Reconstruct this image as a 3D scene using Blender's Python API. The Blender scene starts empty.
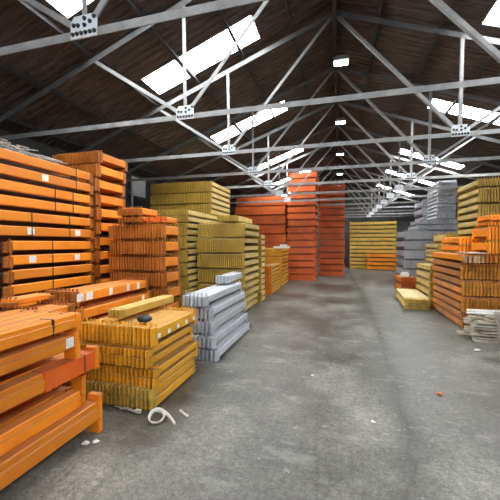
import bpy, bmesh, math, random
from mathutils import Vector, Matrix
random.seed(7)
S = bpy.context.scene
C = S.collection
PI = math.pi

# ------------------------------------------------------------------ materials
def nodes_of(name):
    m = bpy.data.materials.new(name); m.use_nodes = True
    nt = m.node_tree
    return m, nt, nt.nodes['Principled BSDF']

def ramp(nt, fac, stops):
    r = nt.nodes.new('ShaderNodeValToRGB')
    while len(r.color_ramp.elements) < len(stops): r.color_ramp.elements.new(0.5)
    for e, (p, c) in zip(r.color_ramp.elements, stops):
        e.position = p; e.color = (c[0], c[1], c[2], 1) if hasattr(c, '__len__') else (c, c, c, 1)
    nt.links.new(fac, r.inputs[0]); return r.outputs[0]

def noise(nt, vec, scale, detail=4, rough=0.6):
    n = nt.nodes.new('ShaderNodeTexNoise'); n.inputs['Scale'].default_value = scale
    n.inputs['Detail'].default_value = detail; n.inputs['Roughness'].default_value = rough
    if vec is not None: nt.links.new(vec, n.inputs['Vector'])
    return n.outputs['Fac']

def mapping(nt, scale, which='Object', world=False):
    if world:
        g = nt.nodes.new('ShaderNodeNewGeometry'); src = g.outputs['Position']
    else:
        t = nt.nodes.new('ShaderNodeTexCoord'); src = t.outputs[which]
    mp = nt.nodes.new('ShaderNodeMapping'); mp.inputs['Scale'].default_value = scale
    nt.links.new(src, mp.inputs[0]); return mp.outputs[0]

def mix(nt, fac, a, b, mode='MIX'):
    m = nt.nodes.new('ShaderNodeMix'); m.data_type = 'RGBA'; m.blend_type = mode
    for k, v in ((0, fac), (6, a), (7, b)):
        if isinstance(v, (int, float)): m.inputs[k].default_value = v
        elif isinstance(v, tuple): m.inputs[k].default_value = (*v, 1)
        else: nt.links.new(v, m.inputs[k])
    return m.outputs[2]

def bump(nt, h, strength, dist, bsdf):
    b = nt.nodes.new('ShaderNodeBump'); b.inputs['Strength'].default_value = strength
    b.inputs['Distance'].default_value = dist
    nt.links.new(h, b.inputs['Height']); nt.links.new(b.outputs[0], bsdf.inputs['Normal'])

def paint(name, base, dark, dust=(0.30, 0.24, 0.18), dusty=0.55, rough=0.5, chips=0.0):
    """worn painted steel: hue drift from place to place, scuffs, dust lying on upward faces"""
    m, nt, b = nodes_of(name)
    v = mapping(nt, (1, 1, 1), world=True)
    n1 = noise(nt, v, 2.3, 3)
    n2 = noise(nt, mapping(nt, (14, 2.2, 14), world=True), 3.0, 5, 0.7)
    c = mix(nt, ramp(nt, n1, [(0.35, 0.0), (0.65, 1.0)]), base, dark)
    oi = nt.nodes.new('ShaderNodeObjectInfo')
    hsv = nt.nodes.new('ShaderNodeHueSaturation')
    nt.links.new(c, hsv.inputs['Color'])
    mr = nt.nodes.new('ShaderNodeMapRange'); mr.inputs['To Min'].default_value = 0.82; mr.inputs['To Max'].default_value = 1.15
    nt.links.new(oi.outputs['Random'], mr.inputs[0]); nt.links.new(mr.outputs[0], hsv.inputs['Value'])
    c = hsv.outputs[0]
    scuff = ramp(nt, n2, [(0.62, 0.0), (0.78, 0.5)])
    c = mix(nt, scuff, c, tuple(0.45*x+0.12 for x in base))
    # dust settles on faces that look up
    g = nt.nodes.new('ShaderNodeNewGeometry'); sx = nt.nodes.new('ShaderNodeSeparateXYZ')
    nt.links.new(g.outputs['True Normal'], sx.inputs[0])
    up = ramp(nt, sx.outputs['Z'], [(0.6, 0.0), (0.9, dusty)])
    n3 = ramp(nt, noise(nt, mapping(nt, (6, 1.4, 6), world=True), 2.5, 5), [(0.3, 0.5), (0.7, 1.0)])
    mm = nt.nodes.new('ShaderNodeMath'); mm.operation = 'MULTIPLY'
    nt.links.new(up, mm.inputs[0]); nt.links.new(n3, mm.inputs[1])
    c = mix(nt, mm.outputs[0], c, dust)
    nt.links.new(c, b.inputs['Base Color'])
    b.inputs['Roughness'].default_value = rough
    bump(nt, n2, 0.15, 0.003, b)
    return m

def plain(name, col, rough=0.6, metal=0.0, var=0.25, scale=6):
    m, nt, b = nodes_of(name)
    n = noise(nt, mapping(nt, (1, 1, 1), world=True), scale, 5)
    c = mix(nt, ramp(nt, n, [(0.3, 0.0), (0.7, 1.0)]), tuple(x*(1-var) for x in col), tuple(min(1, x*(1+var)) for x in col))
    nt.links.new(c, b.inputs['Base Color']); b.inputs['Roughness'].default_value = rough; b.inputs['Metallic'].default_value = metal
    return m

M = {}
M['orange'] = paint('orange_paint', (0.93, 0.315, 0.014), (0.84, 0.24, 0.012), dust=(0.30, 0.17, 0.10), dusty=0.7)
M['orange_end_shaded'] = paint('orange_end_shaded_paint', (0.50, 0.155, 0.018), (0.33, 0.092, 0.013), dusty=0.3)  # darker copy of the orange: shade on the front ends put into the colour
M['redorange'] = paint('red_orange_paint', (0.70, 0.145, 0.020), (0.52, 0.095, 0.016), dusty=0.3)
M['mustard'] = paint('mustard_paint', (0.80, 0.385, 0.022), (0.66, 0.30, 0.02), dust=(0.24, 0.16, 0.085), dusty=0.85)
M['yellow'] = paint('yellow_paint', (0.58, 0.37, 0.06), (0.42, 0.27, 0.045), dust=(0.62, 0.52, 0.30), dusty=0.5)
M['cream'] = paint('yellow_lit_side_paint', (0.80, 0.62, 0.25), (0.66, 0.47, 0.13), dust=(0.66, 0.56, 0.36), dusty=0.5)  # lighter copy of the yellow: rooflight on dusty aisle sides painted in
M['rust'] = paint('gap_shade_paint', (0.13, 0.035, 0.012), (0.07, 0.022, 0.010), dust=(0.10, 0.06, 0.04), dusty=0.5)  # near-black copy of the orange: shade in the gaps painted onto inner bars
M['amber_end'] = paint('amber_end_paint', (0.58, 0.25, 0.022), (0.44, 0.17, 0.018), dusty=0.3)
M['worn_orange'] = paint('worn_orange_paint', (0.74, 0.25, 0.04), (0.42, 0.19, 0.09), dust=(0.34, 0.22, 0.14), dusty=0.6)
M['rafter'] = plain('rafter_shaded_grey', (0.15, 0.15, 0.15), 0.6, 0.0, 0.3, 5)  # darker copy of the truss grey, shade on the rafters painted in
M['grey'] = paint('grey_steel', (0.53, 0.55, 0.59), (0.43, 0.45, 0.49), dust=(0.5, 0.5, 0.52), dusty=0.5, rough=0.42)
M['red'] = paint('red_primer', (0.90, 0.16, 0.012), (0.84, 0.12, 0.010), dust=(0.30, 0.15, 0.08), dusty=0.7)
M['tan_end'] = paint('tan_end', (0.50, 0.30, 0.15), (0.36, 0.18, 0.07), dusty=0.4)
M['truss'] = plain('truss_grey', (0.25, 0.25, 0.245), 0.5, 0.0, 0.3, 5)
M['gusset'] = plain('gusset_zinc', (0.56, 0.60, 0.64), 0.4, 0.0, 0.15, 20)
M['bolt'] = plain('bolt_black', (0.02, 0.02, 0.022), 0.5)
M['purlin'] = plain('purlin_dark', (0.035, 0.03, 0.03), 0.8)
M['white'] = plain('white_scrap', (0.75, 0.73, 0.68), 0.7, 0, 0.12, 30)
M['label'] = plain('label_paper', (0.86, 0.84, 0.80), 0.7, 0, 0.1, 60)
M['plastic'] = plain('wrap_plastic', (0.42, 0.38, 0.34), 0.35, 0, 0.25, 9)
M['black'] = plain('black_rag', (0.012, 0.012, 0.013), 0.7)
M['lath'] = plain('pale_lath', (0.55, 0.48, 0.38), 0.7, 0, 0.35, 12)
M['strap'] = plain('strap_black', (0.03, 0.022, 0.018), 0.5)
M['strap_pale'] = plain('strap_pale', (0.55, 0.36, 0.25), 0.5)
M['wallboard'] = plain('wall_board', (0.55, 0.57, 0.58), 0.8, 0, 0.15, 2)
M['housing'] = plain('lamp_housing', (0.10, 0.10, 0.10), 0.5)
M['wire'] = plain('wire_pale', (0.45, 0.44, 0.41), 0.6, 0, 0.4, 25)
M['dark_hook'] = plain('hook_shadow_steel', (0.08, 0.05, 0.02), 0.6)

def wall_mat():
    m, nt, b = nodes_of('wall_sheet')
    n = noise(nt, mapping(nt, (1, 1, 0.3), world=True), 1.5, 5)
    c = ramp(nt, n, [(0.3, (0.03, 0.031, 0.033)), (0.7, (0.07, 0.073, 0.076))])
    nt.links.new(c, b.inputs['Base Color']); b.inputs['Roughness'].default_value = 0.85
    w = nt.nodes.new('ShaderNodeTexWave'); w.wave_type = 'BANDS'; w.bands_direction = 'DIAGONAL'
    w.inputs['Scale'].default_value = 3.0
    nt.links.new(mapping(nt, (1, 1, 0), world=True), w.inputs['Vector'])
    bump(nt, w.outputs['Fac'], 0.5, 0.02, b)
    return m
M['wall'] = wall_mat()
def end_mat():
    m, nt, b = nodes_of('end_wall_sheet')
    n = noise(nt, mapping(nt, (1, 1, 0.4), world=True), 1.2, 5)
    c = ramp(nt, n, [(0.3, (0.07, 0.078, 0.075)), (0.7, (0.13, 0.14, 0.135))])
    nt.links.new(c, b.inputs['Base Color']); b.inputs['Roughness'].default_value = 0.8
    w = nt.nodes.new('ShaderNodeTexWave'); w.inputs['Scale'].default_value = 3.0
    nt.links.new(mapping(nt, (1, 0, 0), world=True), w.inputs['Vector'])
    bump(nt, w.outputs['Fac'], 0.5, 0.02, b)
    return m
M['endwall'] = end_mat()

def roof_mat():
    m, nt, b = nodes_of('old_corrugated_roof')
    # streaks run down the slope (x), sheets vary along y
    n1 = noise(nt, mapping(nt, (1.3, 11, 1), world=True), 2.2, 7, 0.78)
    n2 = noise(nt, mapping(nt, (0.35, 0.5, 1), world=True), 1.6, 4, 0.6)
    c = ramp(nt, n1, [(0.30, (0.022, 0.015, 0.013)), (0.50, (0.095, 0.068, 0.058)), (0.70, (0.27, 0.205, 0.18))])
    c = mix(nt, ramp(nt, n2, [(0.35, 0.05), (0.65, 0.6)]), c, (0.070, 0.052, 0.046))
    nt.links.new(c, b.inputs['Base Color']); b.inputs['Roughness'].default_value = 0.9
    w = nt.nodes.new('ShaderNodeTexWave'); w.bands_direction = 'Y'; w.inputs['Scale'].default_value = 2.1
    w.inputs['Distortion'].default_value = 0.15
    nt.links.new(mapping(nt, (1, 1, 1), world=True), w.inputs['Vector'])
    bump(nt, w.outputs['Fac'], 1.0, 0.05, b)
    return m
M['roof'] = roof_mat()

def floor_mat():
    m, nt, b = nodes_of('worn_concrete')
    v = mapping(nt, (1, 1, 1), world=True)
    big = noise(nt, mapping(nt, (0.55, 0.42, 1), world=True), 1.1, 6, 0.62)
    mid = noise(nt, v, 2.6, 8, 0.7)
    fine = noise(nt, v, 26, 6, 0.75)
    c = ramp(nt, big, [(0.36, (0.034, 0.033, 0.027)), (0.50, (0.092, 0.090, 0.078)), (0.64, (0.195, 0.191, 0.168))])
    c = mix(nt, 0.75, c, ramp(nt, mid, [(0.30, (0.33, 0.32, 0.31)), (0.48, (0.52, 0.52, 0.52)), (0.72, (0.70, 0.70, 0.69))]), 'OVERLAY')
    c = mix(nt, 0.85, c, ramp(nt, fine, [(0.35, (0.25, 0.25, 0.25)), (0.65, (0.78, 0.77, 0.75))]), 'OVERLAY')
    grit = noise(nt, v, 75, 3, 0.8)
    c = mix(nt, 0.7, c, ramp(nt, grit, [(0.38, (0.3, 0.3, 0.3)), (0.62, (0.72, 0.72, 0.71))]), 'OVERLAY')
    # drag marks along the aisle
    dr = noise(nt, mapping(nt, (5.0, 0.35, 1), world=True), 1.4, 6, 0.7)
    c = mix(nt, ramp(nt, dr, [(0.54, 0.0), (0.70, 0.45)]), c, (0.085, 0.080, 0.070))
    # dark trodden trail wandering down the aisle
    sp_ = nt.nodes.new('ShaderNodeSeparateXYZ'); nt.links.new(v, sp_.inputs[0])
    def math_(op, a, b=None):
        q = nt.nodes.new('ShaderNodeMath'); q.operation = op
        for i_, w_ in enumerate((a, b)):
            if w_ is None: continue
            if isinstance(w_, (int, float)): q.inputs[i_].default_value = w_
            else: nt.links.new(w_, q.inputs[i_])
        return q.outputs[0]
    tr = ramp(nt, math_('DIVIDE', sp_.outputs['Y'], 20.0), [(0.08, .40), (0.11, .45), (0.135, .52), (0.165, .59), (0.257, .67), (0.44, .74), (0.58, .70), (0.85, .55)])
    dist = math_('ABSOLUTE', math_('ADD', math_('SUBTRACT', sp_.outputs['X'], tr), math_('MULTIPLY', math_('SUBTRACT', mid, .5), .35)))
    c = mix(nt, math_('MULTIPLY', ramp(nt, dist, [(0.0, 0.95), (0.018, 0.6), (0.09, 0.18), (0.2, 0.0)]), ramp(nt, noise(nt, v, 1.4, 3), [(0.25, .5), (0.55, 1.0)])), c, (0.035, 0.032, 0.027))
    # pale scraped patches
    pl = noise(nt, mapping(nt, (0.8, 1.5, 1), world=True), 1.9, 8, 0.75)
    c = mix(nt, ramp(nt, pl, [(0.54, 0.0), (0.68, 0.5)]), c, (0.31, 0.30, 0.275))
    fl_ = noise(nt, mapping(nt, (1.0, 1.7, 1), world=True), 6.5, 12, 0.72)
    c = mix(nt, ramp(nt, fl_, [(0.615, 0.0), (0.645, 0.55)]), c, (0.34, 0.33, 0.30))
    sc_ = noise(nt, mapping(nt, (1.6, 0.9, 1), world=True), 4.3, 12, 0.7)
    c = mix(nt, ramp(nt, sc_, [(0.36, 0.55), (0.41, 0.0)]), c, (0.05, 0.047, 0.04))
    # spilled chips and specks
    vo = nt.nodes.new('ShaderNodeTexVoronoi'); vo.inputs['Scale'].default_value = 9
    nt.links.new(v, vo.inputs['Vector'])
    sp = ramp(nt, vo.outputs['Distance'], [(0.05, 0.6), (0.085, 0.0)])
    c = mix(nt, sp, c, (0.32, 0.30, 0.26))
    nt.links.new(c, b.inputs['Base Color'])
    r = ramp(nt, big, [(0.35, 0.33), (0.65, 0.58)]); nt.links.new(r, b.inputs['Roughness'])
    b.inputs['Specular IOR Level'].default_value = 0.45
    ad = nt.nodes.new('ShaderNodeMath'); ad.operation = 'ADD'
    nt.links.new(mid, ad.inputs[0]); nt.links.new(fine, ad.inputs[1])
    bump(nt, ad.outputs[0], 0.25, 0.008, b)
    return m
M['floor'] = floor_mat()
M['joint'] = plain('joint_dark', (0.075, 0.07, 0.062), 0.85)

def emit(name, col, s):
    m, nt, b = nodes_of(name)
    b.inputs['Base Color'].default_value = (0.8, 0.8, 0.8, 1)
    b.inputs['Emission Color'].default_value = (*col, 1); b.inputs['Emission Strength'].default_value = s
    return m
M['sky_pane'] = emit('rooflight_pane', (0.95, 0.98, 1.0), 32.0)
M['lamp_on'] = emit('lamp_lens', (0.86, 1.0, 0.93), 14.0)

# ------------------------------------------------------------------ mesh helpers
class MB:
    def __init__(s): s.v = []; s.f = []
    def hexa(s, p):
        n = len(s.v); s.v += [tuple(q) for q in p]
        s.f += [(n, n+3, n+2, n+1), (n+4, n+5, n+6, n+7), (n, n+1, n+5, n+4), (n+1, n+2, n+6, n+5), (n+2, n+3, n+7, n+6), (n+3, n, n+4, n+7)]
    def box(s, x0, x1, y0, y1, z0, z1):
        s.hexa([(x0, y0, z0), (x1, y0, z0), (x1, y1, z0), (x0, y1, z0), (x0, y0, z1), (x1, y0, z1), (x1, y1, z1), (x0, y1, z1)])
    def bar(s, a, b, w, d, up=(0, 0, 1)):
        """rectangular bar a->b, w across (perpendicular to up), d along up"""
        a, b = Vector(a), Vector(b); t = (b-a).normalized(); r = t.cross(Vector(up))
        if r.length < 1e-4: r = t.cross(Vector((0, 1, 0)))
        r.normalize(); u = r.cross(t).normalized(); r *= w/2; u *= d/2
        s.hexa([a-r-u, a+r-u, b+r-u, b-r-u, a-r+u, a+r+u, b+r+u, b-r+u])
    def angle(s, a, b, leg, thick, flip=1):
        """rolled steel angle in a truss lying in the XZ plane"""
        a, b = Vector(a), Vector(b); t = (b-a).normalized(); n = Vector((0, 1, 0)); r = t.cross(n).normalized()
        s.bar(a, b, leg, thick, n)                              # flat leg, faces the camera
        o = r*(leg/2-thick/2)*flip + n*(leg/2)
        s.bar(a+o, b+o, thick, leg, n)                          # outstanding leg
    def prism(s, poly, y0, y1):
        n = len(s.v); k = len(poly)
        s.v += [(x, y0, z) for x, z in poly] + [(x, y1, z) for x, z in poly]
        s.f.append(tuple(range(n, n+k))); s.f.append(tuple(range(n+2*k-1, n+k-1, -1)))
        for i in range(k): j = (i+1) % k; s.f.append((n+j, n+i, n+k+i, n+k+j))
    def cyl(s, c, r, h, axis='y', seg=8):
        n = len(s.v)
        for k in (0, 1):
            for i in range(seg):
                a = 2*PI*i/seg; u, w = r*math.cos(a), r*math.sin(a)
                if axis == 'y': s.v.append((c[0]+u, c[1]+h*k, c[2]+w))
                elif axis == 'z': s.v.append((c[0]+u, c[1]+w, c[2]+h*k))
                else: s.v.append((c[0]+h*k, c[1]+u, c[2]+w))
        s.f.append(tuple(range(n, n+seg))); s.f.append(tuple(range(n+2*seg-1, n+seg-1, -1)))
        for i in range(seg): j = (i+1) % seg; s.f.append((n+i, n+j, n+seg+j, n+seg+i))
    def mesh(s, name, mat):
        me = bpy.data.meshes.new(name); me.from_pydata(s.v, [], s.f)
        bm = bmesh.new(); bm.from_mesh(me); bmesh.ops.recalc_face_normals(bm, faces=bm.faces); bm.to_mesh(me); bm.free()
        for mm in (mat if isinstance(mat, (list, tuple)) else [mat]): me.materials.append(mm)
        return me
    def build(s, name, mat, parent=None):
        return link(name, s.mesh(name, mat), parent)

def link(name, me, parent=None, loc=None):
    o = bpy.data.objects.new(name, me); C.objects.link(o)
    if parent: o.parent = parent
    if loc: o.location = loc
    return o
def tag(o, label, cat, group=None, kind=None):
    o['label'] = label; o['category'] = cat
    if group: o['group'] = group
    if kind: o['kind'] = kind
    return o
def struct(o, label=None, cat=None):
    o['kind'] = 'structure'
    if label: o['label'] = label
    if cat: o['category'] = cat
    return o
def empty(name, loc, label, cat, group=None, rz=0):
    o = link(name, None, loc=loc); o.rotation_euler.z = rz; o.empty_display_size = 0.1
    return tag(o, label, cat, group)

ORD = ['first', 'second', 'third', 'fourth', 'fifth', 'sixth', 'seventh', 'eighth', 'ninth', 'tenth', 'eleventh', 'twelfth',
       'thirteenth', 'fourteenth', 'fifteenth', 'sixteenth', 'seventeenth', 'eighteenth', 'nineteenth', 'twentieth']
ORD += ['twenty-'+o for o in ORD[:9]]

# ------------------------------------------------------------------ the building
XR, ZR, SL = -0.1, 5.88, 0.37          # ridge x, roof underside at the ridge, slope
XL, XX = -6.0, 5.8
Y0, Y1 = -7.0, 23.2
def zr(x): return ZR - SL*abs(x-XR)

fl = MB(); fl.box(-6.2, 6.0, -20, 23.5, -0.1, 0.0)
struct(fl.build('floor', M['floor']), 'worn grey concrete warehouse floor with dark stains', 'floor')
# rooflights: (x0,x1,y0,y1) on each slope
LIGHTS = [(-3.52, -1.43, y, y+.62) for y in (-4.6, -0.9, 2.92, 5.2, 8.5, 12.65, 16.4, 20.1)] + \
         [(2.15, 4.2, y, y+.58) for y in (-4.6, -0.9, 2.2, 5.32, 8.58, 12.75, 16.2, 20.0)]
def slope_panel(mb, x0, x1, y0, y1, off=0, th=0.03):
    z0, z1 = zr(x0)+off, zr(x1)+off
    mb.hexa([(x0, y0, z0), (x1, y0, z1), (x1, y1, z1), (x0, y1, z0), (x0, y0, z0+th), (x1, y0, z1+th), (x1, y1, z1+th), (x0, y1, z0+th)])
ce = MB()
for (xa, xb, xs0, xs1, side) in ((XL-.2, XR, -3.52, -1.43, -1), (XR, XX+.2, 2.15, 4.2, 1)):
    slope_panel(ce, xa, xs0, Y0, Y1+.2); slope_panel(ce, xs1, xb, Y0, Y1+.2)
    y = Y0
    for L in sorted([l for l in LIGHTS if l[0]*side > 0], key=lambda l: l[2]):
        slope_panel(ce, xs0, xs1, y, L[2]); y = L[3]
    slope_panel(ce, xs0, xs1, y, Y1+.2)
struct(ce.build('ceiling', M['roof']), 'dark brown old corrugated pitched roof', 'roof')
for i, (x0, x1, y0, y1) in enumerate(LIGHTS):
    mb = MB(); slope_panel(mb, x0, x1, y0, y1, 0.012, 0.01)
    w = struct(mb.build('window_%d' % (i+1), M['sky_pane']), 'bright rooflight strip in the %s roof slope, %s from the doorway end' % ('left' if x0 < 0 else 'right', ORD[i % 8]), 'rooflight')
    fr = MB()
    for xx in (x0+.33*(x1-x0), x0+.67*(x1-x0)):
        fr.bar((xx, y0, zr(xx)), (xx, y1, zr(xx)), .018, .018)
    fr.build('glazing_bar', M['purlin'], w)
def wall(name, pts, mat, lab):
    mb = MB(); mb.hexa(pts); return struct(mb.build(name, mat), lab, 'wall')
wall('wall_left', [(XL-.1, Y0, 0), (XL, Y0, 0), (XL, Y1, 0), (XL-.1, Y1, 0), (XL-.1, Y0, 3.75), (XL, Y0, 3.7), (XL, Y1, 3.7), (XL-.1, Y1, 3.75)], M['wall'], 'dark sheeted side wall on the left')
wall('wall_right', [(XX, Y0, 0), (XX+.1, Y0, 0), (XX+.1, Y1, 0), (XX, Y1, 0), (XX, Y0, 3.7), (XX+.1, Y0, 3.75), (XX+.1, Y1, 3.75), (XX, Y1, 3.7)], M['wall'], 'dark sheeted side wall on the right')
be = MB(); be.prism([(XL-.1, 0), (XX+.1, 0), (XX+.1, 3.7), (XR, ZR+.0), (XL-.1, 3.7)], Y1, Y1+.1)
struct(be.build('wall_back', M['endwall']), 'pale grey gable wall at the far end', 'wall')
fw = MB()
for poly in ([(XL-.1, 0), (-3.6, 0), (-3.6, 4.5), (XL-.1, 3.66)], [(3.4, 0), (XX+.1, 0), (XX+.1, 3.66), (3.4, 4.5)],
             [(-3.6, 4.2), (3.4, 4.2), (3.4, 4.5), (XR, ZR), (-3.6, 4.5)]):
    fw.prism(poly, Y0-.1, Y0)
struct(fw.build('wall_front', M['wall']), 'gable wall with the open loading doorway behind the viewer', 'wall')
rb = MB(); rb.box(XR-.035, XR+.035, Y0, Y1, ZR-.30, ZR-.06)
struct(rb.build('trim_1', M['purlin']), 'dark ridge beam along the roof apex', 'ridge beam')

# purlins
pn = 0
for side in (-1, 1):
    for k in range(6):
        d = 0.75+k*0.95
        x = XR+side*d
        z = zr(x)-.05
        mb = MB(); mb.bar((x, Y0, z), (x, Y1, z), .05, .09, (side*SL, 0, 1))
        p = mb.build('purlin', M['purlin'])
        tag(p, 'dark roof purlin on the %s slope, %s down from the ridge' % ('left' if side < 0 else 'right', ORD[k]), 'purlin', 'purlins under the roof')

# trusses
TY = [2.29+1.855*k for k in range(12)]
ZT = 3.39
def zraf(x): return zr(x)-.155
def truss_mesh():
    parts = []
    mb = MB(); mb.angle((XL+.05, 0, ZT), (XX-.05, 0, ZT), .072, .008); parts.append(('tie_beam', mb.mesh('tie_beam', M['truss'])))
    for s, xe in ((-1, XL+.08), (1, XX-.08)):
        mb = MB(); mb.angle((xe, 0, zraf(xe)), (XR, 0, zraf(XR)), .085, .008, -s); parts.append(('rafter', mb.mesh('rafter', M['rafter'])))
    for s in (-1, 1):
        xn = XR+s*2.0
        for a, b, w in (((xn, 0, ZT+.05), (xn+.02*s, 0, zraf(xn)), .05), ((xn-.03*s, 0, ZT+.05), (XR+.03*s, 0, zraf(XR)-.03), .052),
                        ((xn+.05*s, 0, ZT+.04), (xn+1.55*s, 0, zraf(xn+1.55*s)), .05)):
            mb = MB(); mb.angle(a, b, w, .006); parts.append(('web_strut', mb.mesh('web_strut', M['truss'])))
    return parts
tparts = truss_mesh()
gm = []
for s in (-1, 1):
    xn = XR+s*2.0
    mb = MB()
    mb.prism([(xn-.135, ZT-.04), (xn+.135, ZT-.04), (xn+.135, ZT+.10), (xn+.10, ZT+.15), (xn-.10, ZT+.15), (xn-.135, ZT+.10)], -.014, -.006)
    gm.append((mb.mesh('gusset_plate', M['gusset']), xn))
bmb = MB(); bmb.cyl((0, 0, 0), .0135, -.016, 'y', 6); bmb.cyl((0, 0, 0), .019, -.004, 'y', 10)
bolt_me = bmb.mesh('bolt', M['bolt'])
BP = [(-.11+.044*i, 0) for i in range(6)] + [(-.10, .075), (-.055, .068), (.012, .062), (.012, .118), (.066, .085), (.108, .12)]
tlab = ['nearest to the camera', 'second from the camera', 'third from the camera', 'fourth from the camera', 'fifth from the camera', 'sixth from the camera',
        'seventh from the camera', 'eighth from the camera', 'ninth from the camera', 'tenth from the camera', 'eleventh from the camera', 'farthest, against the gable wall']
for k, y in enumerate(TY):
    t = empty('roof_truss', (0, y, 0), 'pale grey steel roof truss with bolted gusset plates, %s' % tlab[k], 'roof truss', 'steel roof trusses')
    for n, me in tparts: link(n, me, t)
    for me, xn in gm:
        g = link('gusset_plate', me, t)
        if k < 5:
            for bx, bz in BP: link('bolt', bolt_me, g, (xn+bx, -.014, ZT+bz))

# lamps hanging under the ridge
for k, y in enumerate((6.65, 9.9, 13.4, 17.2, 20.6)):
    L = empty('high_bay_lamp', (0.02, y, 5.16), 'lit ridge lamp, %s' % ['greenish and nearest, largest in view', 'second from the camera, above the second full tie', 'third from the camera, small and white', 'fourth from the camera, beside the tallest red tower top', 'farthest, hidden among the distant trusses'][k], 'lamp', 'lamps under the ridge')
    mb = MB(); mb.box(-.15, .15, -.12, .12, .02, .075); mb.box(-.09, .09, -.07, .07, .075, .13); mb.build('lamp_housing', M['housing'], L)
    mb = MB(); mb.box(-.13, .13, -.08, .08, -.004, .019); mb.build('lamp_lens', M['lamp_on'], L)
    mb = MB()
    for sx in (-.1, .1): mb.bar((sx, 0, .12), (sx*.3, 0, .47), .008, .008, (0, 1, 0))
    mb.build('hanger', M['housing'], L)

# side-wall bits: pale board and downpipe
mb = MB(); mb.prism([(0, 3.05), (.03, 3.05), (.03, 3.62), (0, 3.55)], 8.3, 9.0)
o = mb.build('wall_panel', M['wallboard']); o.location.x = XL+.001
tag(o, 'small pale board high on the dark left wall beside the downpipe', 'panel')
mb = MB(); mb.cyl((XL+.07, 8.25, 0), .03, 3.55, 'z', 12)
for z in (.5, 1.8, 3.1): mb.box(XL, XL+.11, 8.21, 8.29, z, z+.03)
tag(mb.build('downpipe', M['wallboard']), 'thin white vertical downpipe on the dark left wall', 'pipe')

# ------------------------------------------------------------------ racking beams
# a crossbar lies along +Y; its origin is the lower left corner of its own end connector
_cache = {}
def templates(L, h, p, rg, mat, emat, gap, fine):
    """L long, h high at the connectors, rg ridges of pitch p wide; gap = how far the ridges stop short of the next layer"""
    key = (round(L, 3), round(h, 4), round(p, 4), rg, mat, emat, round(gap, 3), fine)
    if key in _cache: return _cache[key]
    cd = .090
    w = rg*p
    hb = h*(.56 if h > .17 else .66)
    if h < .14 and gap > 0: hb = h*.66
    if gap < 0: hb = h*.85; gap = .005
    z0 = (h-hb)*.5; z1 = z0+hb
    x0, x1 = .001, w-.001
    c = min(.008, w*.2)
    pr = MB()
    pr.prism([(x0+c, z0), (x1-c, z0), (x1, z0+c), (x1, z1-c), (x1-c, z1), (x0+c, z1), (x0, z1-c), (x0, z0+c)], cd*.8, L-cd*.8)
    def conn(sgn):
        m = MB()
        zt = h-gap
        f = 0 if sgn < 0 else L; q = 1 if sgn < 0 else -1
        t = p*(.78 if fine else .64)
        def bx(xa, xb, ya, yb, za, zb): m.box(xa, xb, min(f+q*ya, f+q*yb), max(f+q*ya, f+q*yb), za, zb)
        for k in range(rg):
            o = k*p+p*.02
            if fine:
                def pz(poly, za, zb):
                    n = len(m.v); kk = len(poly)
                    m.v += [(x, y, za) for x, y in poly]+[(x, y, zb) for x, y in poly]
                    m.f.append(tuple(range(n, n+kk))); m.f.append(tuple(range(n+2*kk-1, n+kk-1, -1)))
                    for i in range(kk): jj = (i+1) % kk; m.f.append((n+i, n+jj, n+kk+jj, n+kk+i))
                pz([(o, f+q*.018), (o+t*.25, f+q*.004), (o+t*.5, f), (o+t*.8, f+q*.004), (o+t, f+q*.020), (o+t, f+q*.046), (o, f+q*.046)], .003, zt)
                nh = 3 if h > .15 else 2
                for i in range(nh):
                    zz = .024+(zt-.048)*i/(nh-1)
                    m.box(o+t*.62, o+t*.98, min(f-q*.008, f+q*.014), max(f-q*.008, f+q*.014), zz-.008, zz+.008)
            else:
                bx(o, o+t, 0, .046, .003, zt)
        bx(.001, w-.001, .046, cd, .004, zt-.004)
        for k in range(rg): bx(k*p+p*.30, k*p+p*.62, .074, cd, 0, h)
        return m
    if fine:
        r = (pr.mesh('bar_profile', M[mat]), conn(-1).mesh('end_connector', M[emat]), conn(1).mesh('end_connector', M[emat]))
    else:
        m = MB(); m.v, m.f = pr.v, pr.f
        np_ = len(m.f)
        for s in (-1, 1):
            q = conn(s); n = len(m.v); m.v += q.v; m.f += [tuple(i+n for i in f) for f in q.f]
        r = (m, np_)
    _cache[key] = r
    return r
_single = {}
def single_mesh(*a):
    if a not in _single:
        m, k = templates(*a, False)
        me = m.mesh('rack_crossbar', [M[a[4]], M[a[5]]])
        for i, f in enumerate(me.polygons): f.material_index = 0 if i < k else 1
        _single[a] = me
    return _single[a]

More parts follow.
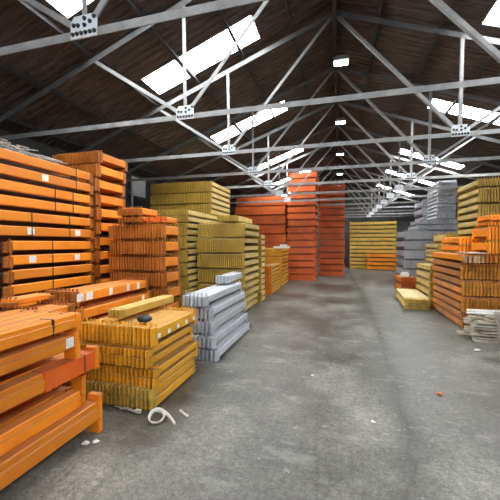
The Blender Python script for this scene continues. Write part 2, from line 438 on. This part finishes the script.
def stack(name, x0, x1, y0, L, rows, mat, emat, cname, where, side='left', fine=False, ind=99, z=0.0, rz=0, jit=.012, sj=.008, pitch=.045, tail='', gap=.04, rg=1):
    """rows from the floor up: (height, layers in it, dx, dy[, n0, n1]).  The top `ind` layers are single crossbars, the rest one bundled mass.
    where: short phrase naming the stack.  Returns {(layer from the top, i): object}"""
    out = {}
    base = Vector((x1 if side == 'left' else x0, y0, 0))
    rot = Matrix.Rotation(rz, 4, 'Z')
    mass = MB(); mk = []
    lay = []
    for row in rows:
        h, nb = row[0], row[1]; dx = row[2] if len(row) > 2 else 0; dy = row[3] if len(row) > 3 else 0
        a, b = (row[4], row[5]) if len(row) > 4 else (0, 1)
        dx += random.uniform(-jit, jit)*.6; dy += random.uniform(-jit, jit)
        rr = max(rg, nb)
        for q in range(nb): lay.append((h/nb, rr, dx, dy, a, b, gap if q == nb-1 else .004))
    nl = len(lay)
    for li, (h, rr, dx, dy, a, b, gp) in enumerate(lay):
        w = rr*pitch
        N = max(1, int(round((x1-x0)/w)))
        i0, i1 = int(a*N), int(b*N)
        up = nl-1-li
        xs = x0 if side == 'right' else x1-N*w
        if h < .14 and len(rows) == 1: gp = -1
        for i in range(i0, i1):
            loc = Vector((xs+i*w+dx, y0+dy+random.uniform(-sj, sj), z))
            loc = rot @ (loc-base) + base
            if up < ind:
                cnt = i-i0
                rowtxt = 'only layer' if nl == 1 else 'top layer' if up == 0 else ('bottom layer' if li == 0 else '%s layer down' % ORD[up])
                lab = '%s bar, %s from left, %s of %s' % (cname, ORD[cnt], rowtxt, where)
                if fine:
                    pr, ca, cb = templates(L, h, pitch, rr, mat, emat, gp, True)
                    o = empty('rack_crossbar', loc, lab, 'rack crossbar', 'crossbars of '+where)
                    o.rotation_euler.z = rz
                    link('bar_profile', pr, o); link('end_connector', ca, o); link('end_connector', cb, o)
                else:
                    o = link('rack_crossbar', single_mesh(L, h, pitch, rr, mat, emat, gp), loc=loc)
                    o.rotation_euler.z = rz
                    tag(o, lab, 'rack crossbar', 'crossbars of '+where)
                out[(up, i-i0)] = o; out[(up, -1)] = o; out['w'] = w
            else:
                m, k = templates(L, h, pitch, rr, mat, emat, gp, False)
                n = len(mass.v)
                for vx in m.v:
                    q = rot @ Vector(vx) + loc; mass.v.append(tuple(q))
                mk += [0]*k+[1]*(len(m.f)-k)
                mass.f += [tuple(j+n for j in f) for f in m.f]
        z += h
    if mass.f:
        me = mass.mesh(name, [M[mat], M[emat]])
        for f, q in zip(me.polygons, mk): f.material_index = q
        o = link(name, me); tag(o, tail, 'rack crossbars', kind='stuff')
        out['mass'] = o
    return out

def sticker(o, x, y, z, w=.09, h=.06, face='x', col='label'):
    """paper label on a beam's own side (+x face), in the beam's frame"""
    m = MB()
    if face == 'x': m.box(x-.0005, x+.0015, y, y+w, z, z+h)
    else: m.box(x, x+w, y-.0015, y+.0005, z, z+h)
    return m.build('label_sticker', M[col], o)

def R(n, h, nb=1, dx=0.0, dy=0.0): return [(h, nb, random.uniform(-dx, dx), random.uniform(-dy, dy)) for _ in range(n)]

# A: front-left pile of big orange beams running out of frame
rows = [(.065, 1, 0, .02), (.0, 1)]
A = {}
pA = .127
def big_beam(x, y1, z, L, h, label, post_dz=(-.05, .06), mat='orange', emat='orange_end_shaded', w=.112):
    """heavy box beam whose far end sits at y1; the end connector rises/falls past the box"""
    o = empty('rack_crossbar', (x, y1-L, z), label, 'rack crossbar', 'big crossbars in the front left pile')
    m = MB(); c = .009
    m.prism([(c, 0), (w-c, 0), (w, c), (w, h*.62), (w-.012, h*.66), (w-.012, h-c), (w-.02, h), (c, h), (0, h-c), (0, c)], .02, L-.02)
    m.build('bar_profile', M[mat], o)
    for e in (0, 1):
        m = MB(); y = L-.022 if e else -.025
        m.box(.012, w+.006, y, y+.045, post_dz[0], h+post_dz[1])
        n = 4
        for i in range(n):
            zz = post_dz[0]+.025+(h+post_dz[1]-post_dz[0]-.05)*i/(n-1)
            m.box(w+.004, w+.013, y+.008, y+.030, zz-.011, zz+.011)
        m.build('end_connector', M[emat], o)
    return o
AX = -1.95
specs = [  # y1, z, h, shift x, post_dz, count
    (2.25, .110, .155, 0.0, (-.110, .06), 5),
    (2.15, .266, .130, -.075, (-.0, .12), 5),
    (2.22, .575, .130, 0.0, (-.02, .03), 5),
    (2.01, .800, .102, 0.0, (-.09, .02), 5),
    (2.03, .950, .108, 0.0, (-.03, .0), 5)]
rn = ['bottom', 'second from bottom', 'middle', 'second from top', 'top']
for ri, (y1, z, h, sx, pdz, n) in enumerate(specs):
    for i in range(n):
        x = AX-.112+sx-i*pA-(.0 if i == 0 else .002)
        dy = 0 if i == 0 else random.uniform(-.05, .01)
        o = big_beam(x, y1+dy, z, 2.35, h, 'big orange beam in front left pile, %s row, %s from the aisle' % (rn[ri], ORD[i]), pdz if i == 0 else (0, 0),
                     emat='orange' if i == 0 else 'orange_end_shaded')
        if ri == 3 and i == 0: sticker(o, .1125, 2.35-.10, .015, .07, .075)
        A[(ri, i)] = o
# red primer end sleeve on the middle row
m = MB(); m.prism([(-.003, -.003), (.116, -.003), (.116, .133), (-.003, .133)], 1.86, 2.325)
m.build('red_end_section', M['red'], A[(2, 0)])['label'] = 'red painted end section'
m = MB(); m.box(-.004, .1175, 2.21, 2.222, -.004, .1345); m.build('strap', M['strap'], A[(2, 0)])
m = MB(); m.box(-.004, .1145, 2.12, 2.13, -.004, .1100)
m.build('strap', M['strap'], A[(4, 0)])
m = MB(); m.box(.1125, .1145, 1.99, 1.998, .035, .10); m.prism([(.1125, .035), (.1145, .035), (.1145, .06), (.1125, .06)], 1.975, 2.013)
m.build('arrow_mark', M['strap'], A[(2, 0)])
# timber bearers under and between the rows
def bearer(x0, x1, y, z0, z1, lab):
    m = MB(); m.box(x0, x1, y, y+.07, z0, z1); tag(m.build('timber_bearer', M['lath']), lab, 'bearer', 'timber bearers under the beams')
bearer(-2.50, -1.98, 1.2, 0, .11, 'timber bearer on the floor under the front left orange pile')
bearer(-2.50, -1.98, 1.2, .396, .575, 'thick timber bearer in the front left pile under its middle row')
bearer(-2.50, -1.98, 1.2, .705, .80, 'timber bearer in the front left pile under its second row')
bearer(-2.50, -1.98, 1.2, .902, .95, 'timber bearer in the front left pile under its top row')

# I: mustard stack beside it
I = stack('rack_crossbars', -2.56, -1.70, 2.67, .98, [(.205, 2, .012, .02), (.205, 2, -.035, -.03), (.205, 1, .015, -.0)],
          'mustard', 'mustard', 'mustard', 'the stack carrying the black rag', fine=True, pitch=.0478, gap=.03, z=.205)
stack('rack_crossbars', -2.56, -1.70, 2.66, .98, [(.205, 2, .0, -.0)], 'mustard', 'yellow', 'olive', 'the base course under the mustard stack', fine=True, pitch=.0478, gap=.05)
for up, ys in ((0, (.08, .27, .46, .66, .85)), (2, (.5,)), (4, (.1, .3, .78))):
    for y in ys: sticker(I[(up, -1)], I['w']-.001, y, .03 if up else .06, .05, .045)
# short yellow beams lying on it
IY = stack('rack_crossbars', -2.31, -2.15, 2.80, 1.02, [(.10, 1)], 'yellow', 'yellow', 'pale yellow', 'the bundle lying on the mustard stack', fine=True, z=.82, rz=-.05, pitch=.042)

# H: orange beams with white labels, behind
H = stack('rack_crossbars', -3.09, -2.65, 2.74, 1.40, R(3, .185, 1)+[(.185, 1), (.185, 1, 0, 0), (.185, 1, -.02, -.02)], 'orange', 'orange_end_shaded',
          'orange', 'the pile with white labels', fine=True, ind=3, pitch=.05, rg=2, gap=.02, tail='orange beams low in the white-labelled pile behind the mustard stack')
for up, ys in ((0, (.05, .18, .55, .88, 1.1)), (1, (1.15,))):
    for y in ys: sticker(H[(up, -1)], H['w']-.001, y, .05, .10 if y < .3 else .06, .085)
# H2: short stubs left of it
stack('rack_crossbars', -3.02, -2.60, 2.16, .50, R(5, .205, 1)+[(.08, 1, 0, 0, 0.0, .45)], 'orange', 'orange_end_shaded', 'brownish orange', 'the short stub pile', ind=0, pitch=.045,
      tail='short orange stub beams behind the front left pile')

# B: tall orange wall of beams
B = stack('rack_crossbars', -3.567, -3.50, 2.64, 1.33, [(.166, 1)]*10, 'orange', 'orange_end_shaded', 'orange',
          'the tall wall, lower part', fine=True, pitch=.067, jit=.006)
B2 = stack('rack_crossbars', -3.567, -3.50, 2.20, 1.77, [(.166, 1)]*6, 'orange', 'orange_end_shaded', 'orange',
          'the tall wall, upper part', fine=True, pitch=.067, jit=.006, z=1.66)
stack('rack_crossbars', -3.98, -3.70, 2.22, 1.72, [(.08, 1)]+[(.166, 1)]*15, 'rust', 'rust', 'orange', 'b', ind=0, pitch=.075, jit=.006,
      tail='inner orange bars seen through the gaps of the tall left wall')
# relabel and add longer top rows
for (st, up, ys) in ((B2, 1, (.9,)), (B2, 5, (.70, 1.4)), (B, 1, (.28, .95))):
    for y in ys: sticker(st[(up, -1)], .0665, y, .045, .09, .08)
def band(x, y, z0, z1, lab):
    m = MB(); m.box(x, x+.0025, y, y+.012, z0, z1); m.box(x-.0765, x, y, y+.012, z1-.0025, z1); m.box(x-.0765, x, y, y+.012, z0, z0+.0025)
    m.box(x-.079, x-.0765, y, y+.012, z0, z1)
    return tag(m.build('strapping_band', M['strap']), lab, 'strap', 'steel bands round the tall left wall of beams')
names = ['lowest pair', 'second pair up', 'third pair up', 'fourth pair up', 'fifth pair up', 'sixth pair up', 'seventh pair up', 'top pair']
for pr_, ys in ((7, (3.42,)), (6, (3.08, 3.36)), (5, (2.75, 3.3)), (4, (3.03,)), (3, (3.03,)), (2, (3.0,))):
    for q, y in enumerate(ys):
        band(-3.494, y+.2, .166*2*pr_+.02, .166*2*(pr_+1)-.022, 'dark strap round the %s of the tall left wall, %s strap' % (names[pr_], ['first', 'second'][q] if len(ys) > 1 else 'only'))

# C: orange stack behind B, ends showing above it
stack('rack_crossbars', -4.40, -3.51, 4.03, .70, R(13, .218, 1, .02, .02)+[(.20, 1, 0, .03)], 'orange', 'orange_end_shaded', 'brown-orange',
      'the tall stack behind the left wall', ind=1, pitch=.04, rg=2, tail='tall orange stack behind the left wall of beams, below its top rows')
# D: brown-orange end-on stack
D = stack('rack_crossbars', -3.45, -2.49, 4.20, .54, R(8, .24, 1, .012, .012), 'orange', 'orange_end_shaded', 'rusty orange', 'the broad end-on stack', ind=3, pitch=.0468, rg=2, gap=.05,
          tail='rusty orange beams low in the broad end-on stack')
stack('rack_crossbars', -3.22, -2.85, 4.14, .56, [(.10, 1), (.14, 1)], 'orange', 'orange_end_shaded', 'rusty', 'the block capping the end-on stack', z=1.92, pitch=.0468, rg=2)
stack('rack_crossbars', -2.80, -2.50, 4.26, .50, [(.09, 1)], 'orange', 'redorange', 'orange', 'the flat bundle on the rusty stack', z=1.92, rz=.06, pitch=.05, rg=2)
# E: yellow stacks
stack('rack_crossbars', -4.37, -3.24, 6.40, 2.9, R(8, .297, 2, .015, .03), 'cream', 'yellow', 'dull yellow', 'the long yellow stack', ind=0, pitch=.047,
      tail='long dull yellow stack, its pale bars running back toward the far wall')
stack('rack_crossbars', -5.05, -3.25, 7.85, 1.6, R(3, .30, 2, .02, .03), 'cream', 'yellow', 'dull yellow', 'the pile', ind=0, z=2.376, pitch=.05,
      tail='dark yellow beams piled on top of the long yellow stack')
stack('rack_crossbars', -5.15, -4.40, 7.85, 1.6, R(8, .297, 2, .015, .03), 'cream', 'yellow', 'dull yellow', 'the hidden base', ind=0, pitch=.05,
      tail='yellow beams against the left wall under the top pile')
# F: yellow stack on the aisle
stack('rack_crossbars', -3.17, -2.04, 6.83, 1.40, R(6, .35, 2, .02, .02), 'cream', 'yellow', 'yellow', 'f', ind=0, pitch=.0471, gap=.06,
      tail='yellow stack on the aisle right behind the low grey stack')
stack('rack_crossbars', -2.62, -2.17, 6.78, 1.30, [(.135, 1)], 'cream', 'yellow', 'yellow', 'the bundle topping the yellow aisle stack', z=2.10, pitch=.05, rg=2)
stack('rack_crossbars', -2.62, -2.02, 8.35, .55, R(6, .31, 2, .01, .01), 'cream', 'yellow', 'yellow', 'rear stack', ind=0, pitch=.05,
      tail='short yellow stack right behind the aisle stack')
# G: grey beams
G = stack('rack_crossbars', -1.93, -1.57, 3.98, 1.66, [(.19, 1, 0, .02), (.19, 1, -.03, -.02), (.185, 1, -.065, .02), (.185, 1, -.09, .06), (.18, 1, -.125, -.05)],
          'grey', 'grey', 'grey steel', 'the low grey stack', fine=True, pitch=.06)
stack('rack_crossbars', -2.02, -1.80, 5.05, .9, [(.13, 1)], 'grey', 'grey', 'grey steel', 'the bundle behind the grey stack', fine=True, z=.925, pitch=.055)
# small stacks further down the left of the aisle
stack('rack_crossbars', -2.32, -2.02, 9.75, 1.5, R(4, .23, 2, .01, .01), 'mustard', 'orange', 'orange-brown', 'the knee-high stack', ind=0, pitch=.05,
      tail='low orange-brown stack on the floor before the deep yellow stack')
stack('rack_crossbars', -3.30, -2.02, 11.75, 1.5, R(5, .285, 2, .012, .03), 'mustard', 'mustard', 'deep yellow', 'far', ind=0, pitch=.055,
      tail='deep yellow stack on the aisle before the red towers')
m = MB(); m.box(-2.35, -1.75, 11.70, 11.82, 1.425, 1.50); m.box(-2.10, -1.85, 11.69, 11.83, 1.50, 1.57)
tag(m.build('timber_offcut', M['label']), 'pale pink timber offcut on the deep yellow stack by the red tower', 'timber')
# K, L, M towers
stack('rack_crossbars', -4.50, -2.24, 13.75, 1.6, R(9, .41, 2, .02, .03), 'redorange', 'redorange', 'red', 'k', ind=0, pitch=.08, gap=.075,
      tail='wide red-orange stack left of the tallest tower')
stack('rack_crossbars', -2.17, -.98, 13.88, 2.0, R(7, .295, 1, .02, .02)+R(7, .295, 1, .02, .02)+[(.295, 1, .03, 0), (.29, 1, .05, 0)], 'redorange', 'redorange', 'red', 'l', ind=0, pitch=.085, gap=.075,
      tail='tallest red-orange tower of stacked beams')
stack('rack_crossbars', -.90, .26, 16.1, 1.8, R(15, .302, 1, .02, .02), 'redorange', 'redorange', 'red', 'm', ind=0, pitch=.085, gap=.075,
      tail='narrower red-orange tower right of the tallest tower')

# N: far stack, beams lying across the aisle
def cross_stack(x0, x1, y, heights, depth, mat, emat, lab, z=0):
    mb = MB()
    for h in heights:
        for k in range(depth):
            yy = y+k*.085; e = random.uniform(-.03, .03); hb = h*.74
            mb.box(x0+e+.04, x1+e-.04, yy, yy+.078, z+(h-hb)/2, z+(h+hb)/2)
            for xa in (x0+e, x1+e-.045): mb.box(xa, xa+.045, yy-.004, yy+.06, z+.002, z+h)
        z += h
    return tag(mb.build('rack_crossbars', M[mat]), lab, 'rack crossbars', kind='stuff')
cross_stack(.68, 3.36, 21.25, [.24, .25, .24, .26, .25, .24, .26, .25, .25, .26, .24, .25], 12, 'yellow', 'yellow', 'wide yellow stack lying across the far end of the aisle')
cross_stack(1.70, 3.40, 20.75, [.25, .25, .25, .25], 5, 'orange', 'orange', 'bright orange bundle in front of the far yellow stack')

# ---- right of the aisle
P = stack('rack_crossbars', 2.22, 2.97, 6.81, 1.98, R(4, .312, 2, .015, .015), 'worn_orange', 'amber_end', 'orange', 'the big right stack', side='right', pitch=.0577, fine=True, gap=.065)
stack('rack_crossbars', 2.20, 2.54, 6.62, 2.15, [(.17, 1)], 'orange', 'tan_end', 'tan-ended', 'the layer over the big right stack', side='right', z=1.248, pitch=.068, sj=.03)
stack('rack_crossbars', 2.56, 2.96, 6.72, 2.0, [(.17, 1)], 'orange', 'orange_end_shaded', 'dull orange', 'the layer over the big right stack', side='right', z=1.248, pitch=.066, sj=.02)
m = MB(); m.box(2.24, 2.56, 6.62, 7.3, 1.419, 1.434); tag(m.build('plywood_offcut', M['lath']), 'cream plywood offcut lying on the big right orange stack', 'board')
stack('rack_crossbars', 2.40, 2.72, 7.55, 1.2, [(.17, 1), (.17, 1)], 'orange', 'orange', 'orange', 'the rear block on the right stack', side='right', z=1.418, pitch=.064, rg=2)
stack('rack_crossbars', 2.60, 2.97, 6.70, .75, [(.25, 1), (.27, 1)], 'orange', 'orange', 'orange', 'the front block on the right stack', side='right', z=1.418, pitch=.053, rg=2)
stack('rack_crossbars', 2.62, 2.95, 6.72, .70, [(.08, 1), (.12, 1)], 'orange', 'orange', 'bright orange', 'the bundle topping the right stack', side='right', z=1.938, rz=-.04, pitch=.055, rg=2)
# Q tall yellow
stack('rack_crossbars', 3.00, 3.75, 8.28, 1.38, R(8, .36, 2, .02, .02)+[(.2, 1)], 'cream', 'yellow', 'yellow', 'q', side='right', ind=0, pitch=.055, gap=.06,
      tail='tall yellow stack at the right edge, behind the big orange stack')
# T and neighbours
stack('rack_crossbars', 2.25, 2.95, 9.12, 1.55, R(5, .212, 1, .01, .01), 'cream', 'yellow', 'yellow', 't', side='right', ind=0, pitch=.05, tail='waist-high yellow stack behind the big right orange stack')
stack('rack_crossbars', 2.53, 2.93, 9.5, 1.3, R(2, .27, 2, .01, .01), 'cream', 'yellow', 'yellow', 't2', side='right', ind=0, z=1.06, pitch=.05, tail='small yellow bundle on top of the waist-high yellow stack')
stack('rack_crossbars', 3.00, 3.75, 10.4, 1.45, R(6, .32, 1, .01, .02), 'cream', 'yellow', 'yellow', 'v', side='right', ind=0, pitch=.05, tail='yellow stack standing behind the tall right yellow one')
stack('rack_crossbars', 1.55, 2.12, 8.52, 1.9, [(.135, 1), (.15, 1)], 'cream', 'yellow', 'yellow', 'the low slab on the floor', side='right', rz=-.05, pitch=.0475, rg=2)
# W and greys
stack('rack_crossbars', 1.95, 2.45, 11.3, 1.2, R(2, .265, 1, .01, .01), 'orange', 'redorange', 'red', 'w', side='right', ind=0, pitch=.05, tail='small red-orange bundle beside the grey stack on the right')
m = MB(); m.box(0, .22, 0, .2, 0, .1); m.box(.03, .19, .02, .18, .1, .14); o = m.build('paper_bundle', M['label']); o.location = (1.96, 11.3, .53)
tag(o, 'small white bundle on the small red-orange bundle', 'bundle')
stack('rack_crossbars', 2.30, 4.10, 12.8, 1.75, R(6, .35, 1, .015, .02), 'grey', 'grey', 'grey', 'o', side='right', ind=0, pitch=.075, gap=.07, tail='wide grey stack on the right of the far aisle')
stack('rack_crossbars', 2.75, 4.10, 12.85, 1.7, [(.2, 1), (.2, 1, .03, 0, .05, 1)], 'grey', 'grey', 'grey', 'o1', side='right', ind=0, z=2.1, pitch=.06, tail='grey layer on the wide grey stack')
stack('rack_crossbars', 3.40, 4.02, 12.85, 1.5, R(5, .272, 2, .02, .02), 'grey', 'grey', 'grey', 'o2', side='right', ind=0, z=2.5, pitch=.075, gap=.07, tail='tall grey pile towering on the wide grey stack')
stack('rack_crossbars', 3.42, 4.1, 15.0, 1.6, R(10, .35, 1, .02, .03), 'grey', 'grey', 'grey', 'o3', side='right', ind=0, pitch=.07, tail='grey stack farthest back on the right')

# ------------------------------------------------------------------ loose things
def ribbon(pts, w, t, name, mat, label, cat, group=None, up=(0, 0, 1)):
    cu = bpy.data.curves.new(name, 'CURVE'); cu.dimensions = '3D'; sp = cu.splines.new('NURBS')
    sp.points.add(len(pts)-1)
    for p, q in zip(sp.points, pts): p.co = (*q, 1)
    sp.order_u = 4; sp.use_endpoint_u = True; cu.resolution_u = 8
    cu.extrude = w/2; cu.bevel_depth = t; cu.bevel_resolution = 1
    o = bpy.data.objects.new(name, cu); C.objects.link(o); cu.materials.append(mat)
    dg = bpy.context.evaluated_depsgraph_get(); me = bpy.data.meshes.new_from_object(o.evaluated_get(dg))
    bpy.data.objects.remove(o); me.materials.clear(); me.materials.append(mat)
    o = link(name, me); return tag(o, label, cat, group)
ribbon([(-1.66, 2.66, .02), (-1.58, 2.58, .07), (-1.52, 2.60, .05), (-1.50, 2.48, .015), (-1.60, 2.44, .02), (-1.66, 2.52, .05), (-1.60, 2.62, .09), (-1.46, 2.56, .04), (-1.38, 2.50, .012)],
       .028, .005, 'plastic_strap', M['white'], 'crumpled white strap on the floor at the mustard stack corner', 'strap', 'crumpled straps on the floor')
ribbon([(-1.45, 2.72, .008), (-1.42, 2.68, .05), (-1.37, 2.64, .03), (-1.33, 2.66, .008)], .016, .004, 'plastic_strap', M['white'], 'short curled strap end beside the larger crumpled strap', 'strap', 'crumpled straps on the floor')
ribbon([(-2.02, 2.60, .012), (-1.92, 2.61, .035), (-1.86, 2.55, .02), (-1.80, 2.60, .05), (-1.74, 2.55, .012), (-1.86, 2.58, .03), (-2.1, 2.63, .012)], .014, .004, 'plastic_strap', M['wire'], 'greyish strap scraps on the floor before the mustard stack front', 'strap', 'crumpled straps on the floor')

def crumple(name, loc, r, sc, mat, label, cat, seed=0, sub=3, amp=.35, group=None):
    rnd = random.Random(seed); bm = bmesh.new(); bmesh.ops.create_icosphere(bm, subdivisions=sub, radius=r)
    ph = [(Vector((rnd.uniform(-1, 1), rnd.uniform(-1, 1), rnd.uniform(-1, 1))).normalized(), rnd.uniform(3, 9)/r, rnd.uniform(0, 6)) for _ in range(7)]
    zmin = 9
    for v in bm.verts:
        d = sum(math.sin(v.co.dot(a)*f*.6+p) for a, f, p in ph)/7
        v.co *= 1+amp*d; v.co = Vector((v.co.x*sc[0], v.co.y*sc[1], v.co.z*sc[2]))
    zmin = min(v.co.z for v in bm.verts)
    for v in bm.verts: v.co.z -= zmin
    me = bpy.data.meshes.new(name); bm.to_mesh(me); bm.free(); me.materials.append(mat)
    return tag(link(name, me, loc=loc), label, cat, group)
crumple('black_rag', (-1.93, 2.88, .785), .055, (1.35, 1.3, .65), M['black'], 'crumpled black rag lying on the mustard stack', 'rag', 3, 4, .3)
k = 0
for (x, y, r, lab) in ((-1.93, 2.07, .028, 'white paper scrap, left one of the pair near the front orange pile'), (-1.87, 2.11, .022, 'white paper scrap, right one of the pair near the front orange pile'),
                       (1.99, 5.46, .036, 'white scrap on the floor near the hanging wrap'), (.30, 3.02, .016, 'tiny pale chip on the open floor, mid aisle'), (-.30, 3.9, .014, 'tiny white chip on the floor left of the crack')):
    k += 1
    crumple('paper_scrap', (x, y, 0), r, (1.2, 1, .5), M['white'], lab, 'scrap', 20+k, 2, .5, 'scraps on the floor')
crumple('orange_scrap', (1.03, 3.76, 0), .03, (1.1, .8, .5), M['redorange'], 'small orange scrap on the floor right of the crack', 'scrap', 31, 2, .5)

# lath bundle right, lying across in front of the big right stack
rnd = random.Random(5)
tones = [M['lath'], M['wire'], M['lath'], M['lath']]
n = 0
for lay in range(9):
    for c in range(3):
        x0 = 2.06+rnd.uniform(-.02, .14)+lay*.012+(0 if lay < 7 else .05); y = 5.95+c*.22+rnd.uniform(-.02, .02); z = .0+lay*.050
        m = MB(); m.box(0, 1.0+rnd.uniform(-.1, .2), 0, .13, 0, .022 if lay % 2 else .034)
        o = m.build('timber_lath', tones[(lay+c) % 4]); o.location = (x0, y, z+.0005)
        tag(o, 'pale lath in the pile before the right stack, %s layer up, %s' % (ORD[lay], ['front', 'middle', 'rear'][c]), 'lath', 'laths piled before the big right stack')
    if lay < 8:
        m = MB(); m.box(2.45, 2.50, 5.95, 6.5, lay*.05+.034 if lay % 2 == 0 else lay*.05+.022, (lay+1)*.05)
        tag(m.build('spacer_stick', M['lath']), 'thin spacer stick in the lath pile above its %s layer' % ORD[lay], 'stick', 'spacer sticks in the lath pile')
for q, (x0, z, yy) in enumerate(((2.02, .466, 5.98), (2.10, .466, 6.2))):
    m = MB(); m.bar((x0, yy, z), (3.0, yy+.1, z+.01), .05, .022); tag(m.build('white_rod', M['white']), ['upper', 'lower'][q]+' white rod sticking out over the lath pile', 'rod', 'white rods')

# hanging plastic wrap at the right edge
def wrap():
    bm = bmesh.new(); nu, nv = 28, 30; g = []
    for j in range(nv+1):
        t = j/nv; z = .74*(1-t)+.0; row = []
        for i in range(nu):
            a = 2*PI*i/nu
            r = .30+.05*math.sin(3*a+5*t)+.035*math.sin(7*a+9*t)+.02*math.sin(13*a-4*t)
            if t < .12: r *= .55+.45*t/.12
            r *= 1-.15*t
            row.append(bm.verts.new((r*math.cos(a)*.9, r*math.sin(a)*1.2, z+.02*math.sin(4*a+2)*(1-t))))
        g.append(row)
    for j in range(nv):
        for i in range(nu): bm.faces.new((g[j][i], g[j][(i+1) % nu], g[j+1][(i+1) % nu], g[j+1][i]))
    bm.faces.new(g[0]); bm.faces.new(list(reversed(g[-1])))
    for f in bm.faces: f.smooth = True
    me = bpy.data.meshes.new('plastic_wrap'); bm.to_mesh(me); bm.free(); me.materials.append(M['plastic']); return me
o = link('plastic_wrap', wrap(), loc=(2.36, 4.98, .0)); tag(o, 'crumpled whitish plastic-wrapped sack at the right edge by the laths', 'sack')

# wire off-cuts on top of the tall left wall
rnd = random.Random(11)
top = .166*16
m = MB()
for i in range(46):
    y = rnd.uniform(2.3, 3.2); L = rnd.uniform(.12, .4); a = rnd.uniform(-.5, .5)
    z = top+.012+rnd.uniform(0, .11)*(1-(y-2.2)/1.3)
    x = rnd.uniform(-3.78, -3.53)
    m.bar((x, y, z), (x+math.sin(a)*L*.4, y+L*math.cos(a), max(top+.008, z+rnd.uniform(-.05, .04))), .012, .008)
tag(m.build('wire_offcuts', M['wire']), 'tangle of pale wire offcuts on top of the tall left orange wall', 'offcuts', kind='stuff')

# ------------------------------------------------------------------ light
W = bpy.data.worlds.new('sky'); S.world = W; W.use_nodes = True
bg = W.node_tree.nodes['Background']; bg.inputs[0].default_value = (0.86, 0.93, 1.0, 1); bg.inputs[1].default_value = 2.2
pl = bpy.data.lights.new('doorway_portal', 'AREA'); pl.shape = 'RECTANGLE'; pl.size = 7.0; pl.size_y = 4.2; pl.cycles.is_portal = True
po = bpy.data.objects.new('doorway_portal', pl); C.objects.link(po); po.location = (-.1, Y0-.02, 2.1); po.rotation_euler = (PI/2, 0, 0)

# ------------------------------------------------------------------ camera
cd = bpy.data.cameras.new('camera'); cam = bpy.data.objects.new('camera', cd); C.objects.link(cam)
cam.location = (0, 0, 1.6); cd.sensor_width = 36; cd.lens = 36*320/500
cam.rotation_euler = (PI/2-math.atan2(6.5, 320), 0, math.atan2(89, 320))
cd.clip_start = .05; cd.clip_end = 200
S.camera = cam
S.view_settings.view_transform = 'Standard'; S.view_settings.look = 'None'; S.view_settings.exposure = 0.2; S.view_settings.gamma = 1
S.view_settings.use_curve_mapping = False
